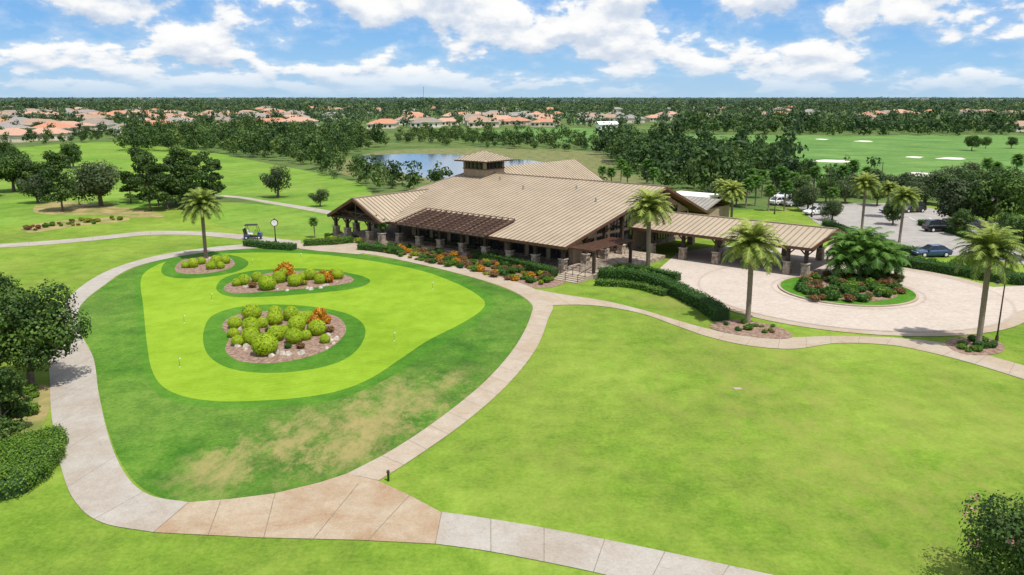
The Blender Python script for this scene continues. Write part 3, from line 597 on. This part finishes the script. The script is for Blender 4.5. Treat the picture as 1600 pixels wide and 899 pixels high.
# ------------------------------------------------------------------ houses (positions first, so trees keep clear of them)
roofs=[simple('tile_roof_%d'%i,c,None,1.5,0.8) for i,c in enumerate([(0.40,0.19,0.115),(0.30,0.20,0.14),(0.22,0.18,0.15),(0.40,0.24,0.17),(0.22,0.205,0.19)])]
hw=[simple('house_wall_%d'%i,c,None,1,0.85) for i,c in enumerate([(0.6,0.52,0.42),(0.68,0.64,0.56),(0.5,0.42,0.33)])]
def housemesh(i):
    mb=MB(); rm=roofs[i%5]; wm=hw[i%3]
    def blk(x0,x1,y0,y1,h):
        mb.box(x0,x1,y0,y1,0,h,wm); e=.6; X0,X1,Y0,Y1=x0-e,x1+e,y0-e,y1+e; d=(Y1-Y0)/2 if X1-X0>Y1-Y0 else (X1-X0)/2; rh=h+d*.42; ym=(Y0+Y1)/2; xm=(X0+X1)/2
        if X1-X0>Y1-Y0: a,b_=(X0+d,ym,rh),(X1-d,ym,rh); P=[[(X0,Y0,h),(X1,Y0,h),b_,a],[(X1,Y1,h),(X0,Y1,h),a,b_],[(X0,Y1,h),(X0,Y0,h),a],[(X1,Y0,h),(X1,Y1,h),b_]]
        else: a,b_=(xm,Y0+d,rh),(xm,Y1-d,rh); P=[[(X0,Y0,h),(X1,Y0,h),a],[(X1,Y0,h),(X1,Y1,h),b_,a],[(X1,Y1,h),(X0,Y1,h),b_],[(X0,Y1,h),(X0,Y0,h),a,b_]]
        for p in P: mb.poly([(q[0],q[1],q[2]+.01) for q in p],rm)
        mb.box(X0,X1,Y0,Y1,h-.2,h,M['white'])
        x=x0+1
        while x<x1-2: mb.box(x,x+1.6,y0-.06,y0-.02,.9,2.4,M['glass']); mb.box(x,x+1.6,y1+.02,y1+.06,.9,2.4,M['glass']); x+=3.3
    blk(-9,9,-5,5,3.6); blk(-9.5,-3,-9,-4.9,3.3); blk(2,8.5,4,10,3.4)
    if i%2: blk(1.5,6,-8,-4.8,3.5)
    return mb.mesh('house_mesh_%d'%i)
hm=[housemesh(i) for i in range(10)]
hp=scatter([(-60,228),(60,222),(200,213),(330,206),(470,199),(470,181),(-60,178)],38,21)
hp+=scatter([(580,202),(760,200),(900,197),(1050,190),(1050,182),(580,183)],36,22)[:40]
hp+=scatter([(620,178),(1300,176),(1300,172),(620,173)],50,24)[:22]+scatter([(1100,186),(1480,184),(1480,176),(1100,178)],60,25)[:10]
hp+=scatter([(0,178),(620,178),(620,172),(0,172)],55,26)[:26]
hp+=scatter([(1500,183),(1640,186),(1640,178),(1500,177)],36,23)[:12]+[tuple(G(1598,205)[:2]),tuple(G(1640,208)[:2]),tuple(G(1350,189)[:2]),tuple(G(520,186)[:2])]
for i,(x,y) in enumerate(hp): obj('house',hm[(i*7+int(x))%10],(x,y,0),random.choice((0,.3,1.57,-.3,3.3)),random.uniform(.9,1.15))
def clear(pos,w=11,f=30):
    return [(x,y) for x,y in pos if not any(abs(x-a*y/b)<w and -9<b-y<f for a,b in hp)]
# ------------------------------------------------------------------ belts
mid=[beltproto(100+i,8,7,260,.85,8) for i in range(9)]; low=[beltproto(110+i,4,5,130,.7,5) for i in range(4)]; farp=[beltproto(120+i,9,9,64,1.8,6) for i in range(8)]; vf=[beltproto(130+i,9,20,34,4.6,5) for i in range(6)]
belt('tree_belt',scatter([(190,236),(330,240),(430,254),(500,266),(550,240),(600,230),(560,214),(400,207),(200,210)],6.0,1),mid,M['belt'],(.5,1.15))
belt('tree_belt',scatter([(500,272),(560,294),(600,305),(690,305),(700,290),(640,284),(590,268),(545,262)],6,2),mid,M['belt'],(.4,.85))
belt('tree_belt',scatter([(930,240),(960,256),(985,282),(1040,302),(1100,306),(1260,306),(1245,270),(1180,252),(1100,236),(1000,226)],6.0,3),mid,M['beltd'],(.55,1.35))
belt('tree_belt',scatter([(600,222),(760,232),(900,238),(950,236),(930,222),(760,214),(640,212)],7,4),mid,M['belt'],(.4,.85))
belt('shrub_belt',scatter([(720,288),(860,284),(960,296),(940,300),(760,300),(690,300)],6,5),low,M['belt'],(.5,.9))
belt('tree_belt',clear(scatter([(0,236),(60,228),(160,222),(200,216),(120,214),(0,222),(-100,226),(-100,260)],9,6),6,20),mid,M['belt'],(.4,.9))
belt('tree_belt',clear(scatter([(-60,228),(60,222),(200,213),(330,206),(470,199),(470,186),(-60,190)],13,61),11,12),mid,M['beltd'],(.5,1.0))
belt('tree_belt',scatter([(1100,292),(1260,312),(1440,312),(1640,340),(1640,300),(1440,286),(1280,280)],7.5,7),mid,M['beltd'],(.3,.8))
belt('tree_belt',clear(scatter([(-150,222),(200,207),(600,200),(740,204),(1000,200),(1240,208),(1700,208),(1750,186),(-150,180)],15,8)),farp,M['far'],(.45,1.15))
belt('tree_belt',scatter([(1060,210),(1240,213),(1640,212),(1640,198),(1060,196)],9,18),farp,M['beltd'],(.5,1.1))
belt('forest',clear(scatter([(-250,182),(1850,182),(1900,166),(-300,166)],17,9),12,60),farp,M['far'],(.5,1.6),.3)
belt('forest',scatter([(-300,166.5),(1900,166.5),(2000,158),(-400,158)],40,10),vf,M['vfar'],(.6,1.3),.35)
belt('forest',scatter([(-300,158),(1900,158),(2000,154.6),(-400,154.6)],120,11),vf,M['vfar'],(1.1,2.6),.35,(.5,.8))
mb=MB(); mb.box(-6,6,-4,4,0,3.4,M['white']); mb.poly([(-6.6,-4.6,3.4),(6.6,-4.6,3.4),(6.6,0,5.2),(-6.6,0,5.2)],M['white']); mb.poly([(6.6,4.6,3.4),(-6.6,4.6,3.4),(-6.6,0,5.2),(6.6,0,5.2)],M['white'])
for x in (-4.5,-1,2.5): mb.box(x,x+2,-4.06,-4.02,.2,2.4,M['glass'])
mb.obj('white_pavilion',None,G(948,203),.2)
mb=MB(); mb.cyl((0,0,0),(0,0,62),1.1,.5,M['roofgrey'],8)
for z in (40,48,56): mb.box(-1.6,1.6,-1.6,1.6,z,z+2,M['roofgrey'])
mb.obj('radio_tower',None,G(662,160))
for (x,y,w,h) in ((230,157.5,120,12),(300,157,90,10),(350,157.3,60,14),(445,158,70,10),(150,158,50,9),(1435,160,60,14),(1570,159,90,9),(820,160,60,9)):
    mb=MB(); mb.box(-w/2,w/2,-20,20,0,h,M['white']); mb.box(-w/2+2,w/2-2,-20.2,-20.05,h*.3,h*.5,M['glass']); mb.box(-w/2+2,w/2-2,-20.2,-20.05,h*.65,h*.85,M['glass']); mb.obj('warehouse',None,G(x,y))
# ------------------------------------------------------------------ hedges, beds
hedge('hedge',[(745,405),(790,414),(830,424),(866,434)],1.3,1.0); hedge('hedge',[(935,436),(985,438),(1030,449),(1070,468),(1105,486),(1126,502)],1.6,1.15)
hedge('hedge',[(930,446),(990,450),(1040,463)],.9,.6,mat='bright')
hedge('hedge',[(562,390),(600,394),(625,398)],1.2,.8); hedge('hedge',[(385,384),(420,388),(460,391)],1.4,.8); hedge('hedge',[(475,384),(520,382),(550,379)],1.6,.8,mat='bright')
hedge('hedge',[(1400,412),(1440,420),(1500,430),(1560,440),(1620,446)],2.2,1.0); hedge('hedge',[(1385,392),(1440,400)],2,.9)
hedge('hedge',[(640,378),(700,386),(745,395)],1.6,.9); hedge('hedge',[(1060,440),(1000,428),(960,424)],1.0,.9)
hedge('hedge',[(1290,352),(1340,372),(1385,392)],1.4,.8); hedge('hedge',[(1440,352),(1500,368),(1560,392)],1.6,.9)
hedge('hedge',[(-30,770),(10,768),(40,745),(62,712),(60,690)],2.6,.8,.12,260,'bright'); hedge('hedge',[(-30,735),(15,725),(40,700)],2.8,.85,.12,260,'bright')
bm1=ballmesh('ball_a',61,M['ball'],2400,.065,.4,.9,.02,.93,.16); bm2=ballmesh('ball_b',62,M['ball'],2400,.065,.4,.98,.03,.93,.16); cr=ballmesh('cro',63,M['croton'],900,.14,1.3,.9,.25,.6,.35); sh=ballmesh('sh',64,M['hedge'],700,.14,1.2,.7,.25,.6); rd=ballmesh('rd',65,M['red'],700,.13,1.3,.6,.3,.6,.35); br=ballmesh('br',66,M['bright'],700,.14,1.2,.7,.25,.6); yg=ballmesh('yg',67,M['yellowgreen'],700,.13,1.2,.6,.25,.6,.3)
for i,(x,y,d) in enumerate(((394,500,1.8),(430,496,1.3),(368,513,1.3),(393,520,1.6),(365,527,1.0),(410,512,1.1),(430,507,1.5),(455,500,1.5),(473,507,1.4),(392,537,1.6),(415,554,2.1),(432,532,1.5),(460,536,1.5),(464,518,1.6),(496,523,1.6),(482,503,1.2),(444,522,1.0),(508,536,.9),(372,540,1.1),(478,531,1.0),
   (382,445,1.4),(402,440,1.3),(418,453,1.9),(436,442,1.5),(461,447,1.6),(485,437,1.5),(443,432,1.2),(500,443,1.3),(528,436,1.4),(370,447,1.0),(472,438,1.1),(302,418,1.3),(315,413,1.1),(338,414,1.4),(352,412,1.3),(330,421,1.2),(290,419,1.0),(345,420,1.0))):
    obj('clipped_shrub',(bm1,bm2)[i%2],G(x,y)+Vector((0,0,-.05)),i,d*1.0)
for x,y,d in ((500,500,1.3),(490,507,1.0),(510,506,.9),(446,430,1.7),(436,432,1.1),(455,434,1.0),(505,440,1.4),(518,436,1.1),(514,442,1.0),(340,408,.8)): obj('croton_shrub',cr,G(x,y),x,d)
for x,y,d in ((380,528,.6),(400,546,.6),(450,545,.6),(470,545,.7),(485,515,.6),(515,520,.8),(420,520,.6),(405,527,.6),(520,430,.9),(395,450,.9),(450,440,.8),(475,446,.8)): obj('garden_shrub',(sh,yg,rd)[int(x)%3],G(x,y),x,d)
rk=MB()
rs=random.Random(3)
for i in range(80):
    t=rs.uniform(0,6.28); c=(445,530,86,32) if i<48 else ((450,443,85,13) if i<68 else (320,414,36,10)); k=rs.uniform(.7,.95)
    p=G(c[0]+c[2]*k*math.cos(t),c[1]+c[3]*k*math.sin(t)); s=rs.uniform(.12,.36)
    rk.cyl((p.x,p.y,0),(p.x+rs.uniform(-.1,.1),p.y,s*.8),s,s*.5,M['rock'],5+i%3)
rk.obj('bed_boulders')
def massof(name,px,sp,protos,seed,s=(.6,1.1),z=0):
    for i,(x,y) in enumerate(scatter(px,sp,seed)): obj(name,protos[rng.integers(len(protos))],(x,y,z),rng.uniform(0,6),(lambda a:(a*rng.uniform(.8,1.4),a*rng.uniform(.8,1.3),a*rng.uniform(.6,1.1)))(rng.uniform(*s)))
massof('garden_shrub',[(600,396),(640,380),(745,402),(868,438),(850,446),(790,438),(700,418)],.95,[sh,sh,rd,br,yg,rd,cr],31,(.5,1.1))
massof('garden_shrub',[(930,430),(1000,425),(1040,440),(1030,448),(985,437)],1.2,[sh,br,sh],32,(.8,1.4))
massof('garden_shrub',[(1118,510),(1150,503),(1210,512),(1228,524),(1170,522)],.9,[sh,rd,br],33,(.3,.7))
massof('garden_shrub',[(1488,540),(1530,532),(1560,542),(1515,552)],.8,[sh,br,sh],34,(.4,.8))
massof('garden_shrub',[(1245,455),(1260,438),(1330,428),(1405,436),(1408,464),(1330,476),(1265,472)],1.1,[sh,rd,rd,br,br,sh],35,(.7,1.3),.15)
massof('garden_shrub',[(40,356),(110,347),(180,340),(190,345),(110,355),(40,363)],1.8,[rd,br,yg],36,(.6,1.1))
massof('garden_shrub',[(-20,690),(-20,610),(60,612),(70,640),(40,670)],1.2,[sh,br],37,(.5,1.0))
massof('garden_shrub',[(1400,400),(1480,412),(1620,430),(1620,440),(1500,428),(1400,408)],1.7,[sh,br],38,(.8,1.6))
massof('garden_shrub',[(500,372),(530,366),(600,380),(650,392),(600,392),(540,380)],1.6,[sh,br,yg],39,(.5,1.1))
# ------------------------------------------------------------------ vehicles and furniture
def paint(name,c): m_,nt_,o_=newmat(name); p=bsdf(nt_,o_,c,0.25,None,spec=0.5); p.inputs['Coat Weight'].default_value=.6; return m_
pc=[paint('car_paint_blue',(0.02,0.05,0.14)),paint('car_paint_black',(0.012,0.012,0.014)),paint('car_paint_white',(0.75,0.75,0.74)),paint('car_paint_silver',(0.4,0.41,0.43))]
M['rubber']=simple('rubber',(0.02,0.02,0.02),None,3,0.8); M['lamp']=simple('headlamp',(0.6,0.6,0.58),None,3,0.2)
M['tail']=simple('tail_lamp',(0.35,0.01,0.01),None,3,0.3)
def carmesh(p,suv=False):
    mb=MB(); st=[(-2.35,.72,.42,.78),(-2.2,.84,.28,.93),(-1.5,.9,.22,.98),(-.4,.91,.2,.96),(.8,.91,.2,.94),(1.5,.89,.22,.86),(2.1,.82,.28,.74),(2.35,.66,.38,.60)]
    if suv: st=[(x,w,zl+.05,zh+.15) for x,w,zl,zh in st]
    def sec(x,w,zl,zh): return [(x,-w*.9,zl),(x,-w,zl+.2),(x,-w,zh-.18),(x,-w*.86,zh),(x,w*.86,zh),(x,w,zh-.18),(x,w,zl+.2),(x,w*.9,zl)]
    S=[sec(*s) for s in st]
    for i in range(len(S)-1):
        for k in range(8): mb.poly([S[i][k],S[i][(k+1)%8],S[i+1][(k+1)%8],S[i+1][k]],p)
    mb.poly(S[0],p); mb.poly(S[-1][::-1],p)
    zb=.93+(.15 if suv else 0); zt=1.43+(.28 if suv else 0); xb0,xb1=(-1.9,1.05) if not suv else (-2.1,1.0); xt0,xt1=(-1.15,.25) if not suv else (-1.8,.3)
    B=[(xb0,-.8,zb),(xb1,-.8,zb-.02),(xb1,.8,zb-.02),(xb0,.8,zb)]; Tt=[(xt0,-.62,zt),(xt1,-.62,zt),(xt1,.62,zt),(xt0,.62,zt)]
    for k in range(4): mb.poly([B[k],B[(k+1)%4],Tt[(k+1)%4],Tt[k]],M['glass'])
    mb.box(xt0-.02,xt1+.02,-.64,.64,zt-.03,zt+.03,p)
    for k in range(4): mb.beam(B[k],Tt[k],.08,.07,p)
    for y in (-1,1): mb.beam((-.35,y*.815,zb),(-.35,y*.635,zt),.07,.05,p); mb.box(.75,.95,y*.93-.1,y*.93+.1,zb-.02,zb+.13,p)
    for x in (-1.42,1.42):
        for y in (-1,1): mb.cyl((x,y*.70,.34),(x,y*.93,.34),.34,.34,M['rubber'],16); mb.cyl((x,y*.931,.34),(x,y*.945,.34),.2,.18,M['lamp'],10)
    for y in (-1,1): mb.box(2.2,2.33,y*.6-.16,y*.6+.16,.56,.66,M['lamp']); mb.box(-2.36,-2.28,y*.6-.16,y*.6+.16,.68,.8,M['tail'])
    return mb.mesh('car_mesh')
cars=[carmesh(pc[0]),carmesh(pc[1],True),carmesh(pc[2]),carmesh(pc[3]),carmesh(pc[2],True)]
for c,x,y,a in ((0,1455,401,.05),(1,1466,362,.1),(1,1492,360,.1),(3,1395,333,.2),(1,1425,332,.2),(4,1225,312,.5),(2,1218,320,.5),(3,1240,322,.4),(2,1275,336,.3),(1,1580,385,.2)): obj('parked_car',cars[c],G(x,y)+Vector((0,0,.05)),a+(math.pi if x%2 else 0),1.0)
lm=MB()
for i in range(9):
    p=G(1400,345)+Vector((i*2.9,-i*1.0,0)); lm.beam((p.x,p.y,.045),(p.x+1.2,p.y+5,.045),.12,.006,M['white'])
lm.obj('parking_markings')
mb=MB(); bl=paint('cart_body',(0.03,0.05,0.12))
mb.box(-1.1,1.15,-.55,.55,.3,.42,M['rubber']); mb.box(.55,1.2,-.55,.55,.42,.85,bl,.75); mb.box(-1.15,-.35,-.58,.58,.42,.7,bl,.92); mb.box(-.55,.05,-.5,.5,.7,.86,M['white']); mb.box(-.62,-.5,-.5,.5,.86,1.3,M['white'])
mb.box(-1.0,.6,-.6,.6,1.85,1.92,M['rubber'],.94)
for x0,x1 in ((.85,.55),(-.6,-.75)):
    for y in (-.52,.52): mb.beam((x0,y,.75),(x1,y,1.86),.05,.05,M['rubber'])
for x in (-.8,.8):
    for y in (-1,1): mb.cyl((x,y*.42,.24),(x,y*.62,.24),.24,.24,M['rubber'],12); mb.cyl((x,y*.621,.24),(x,y*.63,.24),.12,.1,M['lamp'],8)
mb.beam((.75,-.25,.85),(.4,-.25,1.15),.04,.04,M['rubber']); mb.cyl((.4,-.25,1.13),(.36,-.25,1.17),.18,.18,M['rubber'],12)
for y in (-.3,.3): mb.cyl((-.95,y,.6),(-1.1,y,1.4),.15,.17,M['red'],8)
for y in (-.3,.3):
    for k in (-.06,.06): mb.cyl((-1.1,y+k,1.3),(-1.15,y+k*1.4,1.6),.03,.04,M['lamp'],5)
gm=mb.mesh('cart'); obj('golf_cart',gm,G(396,374)+Vector((0,0,.04)),.15,1.1)
mb=MB(); mb.cyl((0,0,0),(0,0,.35),.28,.22,M['rubber'],10); mb.cyl((0,0,.35),(0,0,.8),.15,.1,M['rubber'],10); mb.cyl((0,0,.8),(0,0,2.5),.08,.06,M['rubber'],10)
mb.cyl((0,-.14,2.95),(0,.14,2.95),.5,.5,M['rubber'],24)
for s in (-1,1):
    mb.cyl((0,s*.142,2.95),(0,s*.15,2.95),.42,.42,M['white'],24); mb.beam((0,s*.155,2.95),(.14,s*.155,3.12),.04,.01,M['rubber']); mb.beam((0,s*.157,2.95),(-.08,s*.157,3.27),.03,.01,M['rubber'])
    for k in range(12):
        t=k*math.pi/6; mb.beam((.35*math.sin(t),s*.155,2.95+.35*math.cos(t)),(.4*math.sin(t),s*.155,2.95+.4*math.cos(t)),.03,.01,M['rubber'])
mb.cyl((0,0,3.42),(0,0,3.7),.09,.01,M['rubber'],8); mb.obj('street_clock',None,G(431,381),.15)
def lampmesh(h):
    mb=MB(); mb.cyl((0,0,0),(0,0,.5),.16,.12,M['dark'],10); mb.cyl((0,0,.5),(0,0,h),.075,.05,M['dark'],10); mb.beam((0,0,h-.1),(.55,0,h+.1),.05,.05,M['dark']); mb.cyl((.55,0,h+.1),(.55,0,h-.15),.08,.25,M['dark'],12); mb.cyl((.55,0,h-.17),(.55,0,h-.3),.14,.08,M['lamp'],10); mb.cyl((0,0,h),(0,0,h+.3),.06,.01,M['dark'],8); return mb.mesh('lamp')
l1=lampmesh(5.2)
for x,y,s in ((1557,533,.98),(1268,340,1.2),(1295,322,1.2),(1210,335,1),(1375,300,1.2),(1550,372,1.1),(1230,405,.8)): obj('street_lamp',l1,G(x,y),2.6,s)
mb=MB(); mb.cyl((0,0,0),(0,0,.5),.06,.06,M['hedge'],8); mb.cyl((0,0,.5),(0,0,.62),.1,.07,M['dark'],8); mb.obj('bollard_light',None,G(607,752),0,1.0)
mb=MB(); mb.cyl((0,0,0),(0,0,.75),.012,.01,M['dark'],6); mb.poly([(0,0,.75),(0,0,.6),(.18,0,.675)],M['white']); mb.cyl((0,0,.0),(0,0,.006),.06,.06,M['white'],8); pf=mb.mesh('pin')
for x,y in ((281,574),(616,533),(331,470),(394,415),(288,505),(676,452),(470,405)): obj('putting_pin',pf,G(x,y)+Vector((0,0,.03)),.3,1)
mb=MB(); mb.box(-.3,.3,-.2,.2,0,.05,M['stucco'],.94); mb.box(-.26,.26,-.16,.16,.05,.06,M['conc']); mb.obj('valve_box',None,G(1152,608),.2)
# ------------------------------------------------------------------ world, sun, camera
w=bpy.data.worlds.new('World'); scene.world=w; w.use_nodes=True; nt=w.node_tree
for n in list(nt.nodes): nt.nodes.remove(n)
sv=Vector((.27,-.31,.91)).normalized(); el=math.asin(sv.z); az=math.atan2(sv.x,sv.y)
sky=N(nt,'ShaderNodeTexSky',sky_type='NISHITA'); sky.sun_disc=False; sky.sun_elevation=el; sky.sun_rotation=az; sky.air_density=1.0; sky.dust_density=.6; sky.ozone_density=2.0
tc=N(nt,'ShaderNodeTexCoord').outputs['Generated']; sx=N(nt,'ShaderNodeSeparateXYZ'); nt.links.new(tc,sx.inputs[0]); X,Y,Z=sx.outputs
zc=math_(nt,'MAXIMUM',Z,0.0); d=math_(nt,'ADD',zc,.075)
hyp=math_(nt,'MAXIMUM',math_(nt,'SQRT',math_(nt,'ADD',math_(nt,'MULTIPLY',X,X),math_(nt,'MULTIPLY',Y,Y))),.02)
lg=math_(nt,'MULTIPLY',math_(nt,'LOGARITHM',d,math.e),2.3)
def cvec(off,k=8.5):
    c=N(nt,'ShaderNodeCombineXYZ'); nt.links.new(math_(nt,'MULTIPLY',math_(nt,'DIVIDE',X,hyp),k),c.inputs[0]); nt.links.new(math_(nt,'MULTIPLY',math_(nt,'DIVIDE',Y,hyp),k),c.inputs[2]); nt.links.new(math_(nt,'ADD',lg,off),c.inputs[1]); return c.outputs[0]
n1=noise(nt,cvec(0),1.5,12,.55); n2=noise(nt,cvec(.20),1.5,5,.5)
big=noise(nt,cvec(5.0),.45,2,.5)
dens=math_(nt,'ADD',n1,math_(nt,'MULTIPLY',math_(nt,'SUBTRACT',big,.5),.30))
cl=ramp(nt,dens,[(.445,0),(.475,.55),(.51,1)],'LINEAR')
thin=math_(nt,'MULTIPLY',ramp(nt,dens,[(.36,0),(.47,1)]),.3)
cl=math_(nt,'MAXIMUM',cl,thin)
cl=math_(nt,'MULTIPLY',cl,ramp(nt,Z,[(0.0,0.1),(0.012,.4),(0.032,.95),(.045,1)]))
shd=math_(nt,'ADD',.60,math_(nt,'MULTIPLY',math_(nt,'SUBTRACT',n1,n2),3.4),clamp=True)
cc=ramp(nt,shd,[(0.0,(6.6,7.6,9.2)),(.4,(8.2,9.0,10.2)),(.75,(11.2,11.3,11.4)),(1,(11.8,11.8,11.8))])
haze=ramp(nt,Z,[(0.0,(5.4,8.0,10.6)),(0.03,(4.0,7.3,11.0)),(0.08,(2.5,5.9,10.8)),(0.13,(1.9,5.0,10.4)),(0.5,(.6,1.7,4.8))])
skc=mixc(nt,.88,sky.outputs[0],haze)
col=mixc(nt,cl,skc,cc)
bg=N(nt,'ShaderNodeBackground'); bg.inputs[1].default_value=.085; nt.links.new(col,bg.inputs[0]); wo=N(nt,'ShaderNodeOutputWorld'); nt.links.new(bg.outputs[0],wo.inputs[0])
sl=bpy.data.lights.new('sun','SUN'); sl.energy=5.0; sl.angle=math.radians(.5); sl.color=(1,.965,.9); so=bpy.data.objects.new('sun',sl); so.rotation_euler=sv.to_track_quat('Z','Y').to_euler(); link(so)
cd=bpy.data.cameras.new('camera'); cd.lens=28.0; cd.sensor_width=36; cd.clip_end=60000; cd.clip_start=.5; co=bpy.data.objects.new('camera',cd); co.location=(0,0,CH); co.rotation_euler=(math.pi/2-TH,0,0); link(co); scene.camera=co
scene.view_settings.view_transform='Standard'; scene.view_settings.look='None'; scene.view_settings.exposure=0
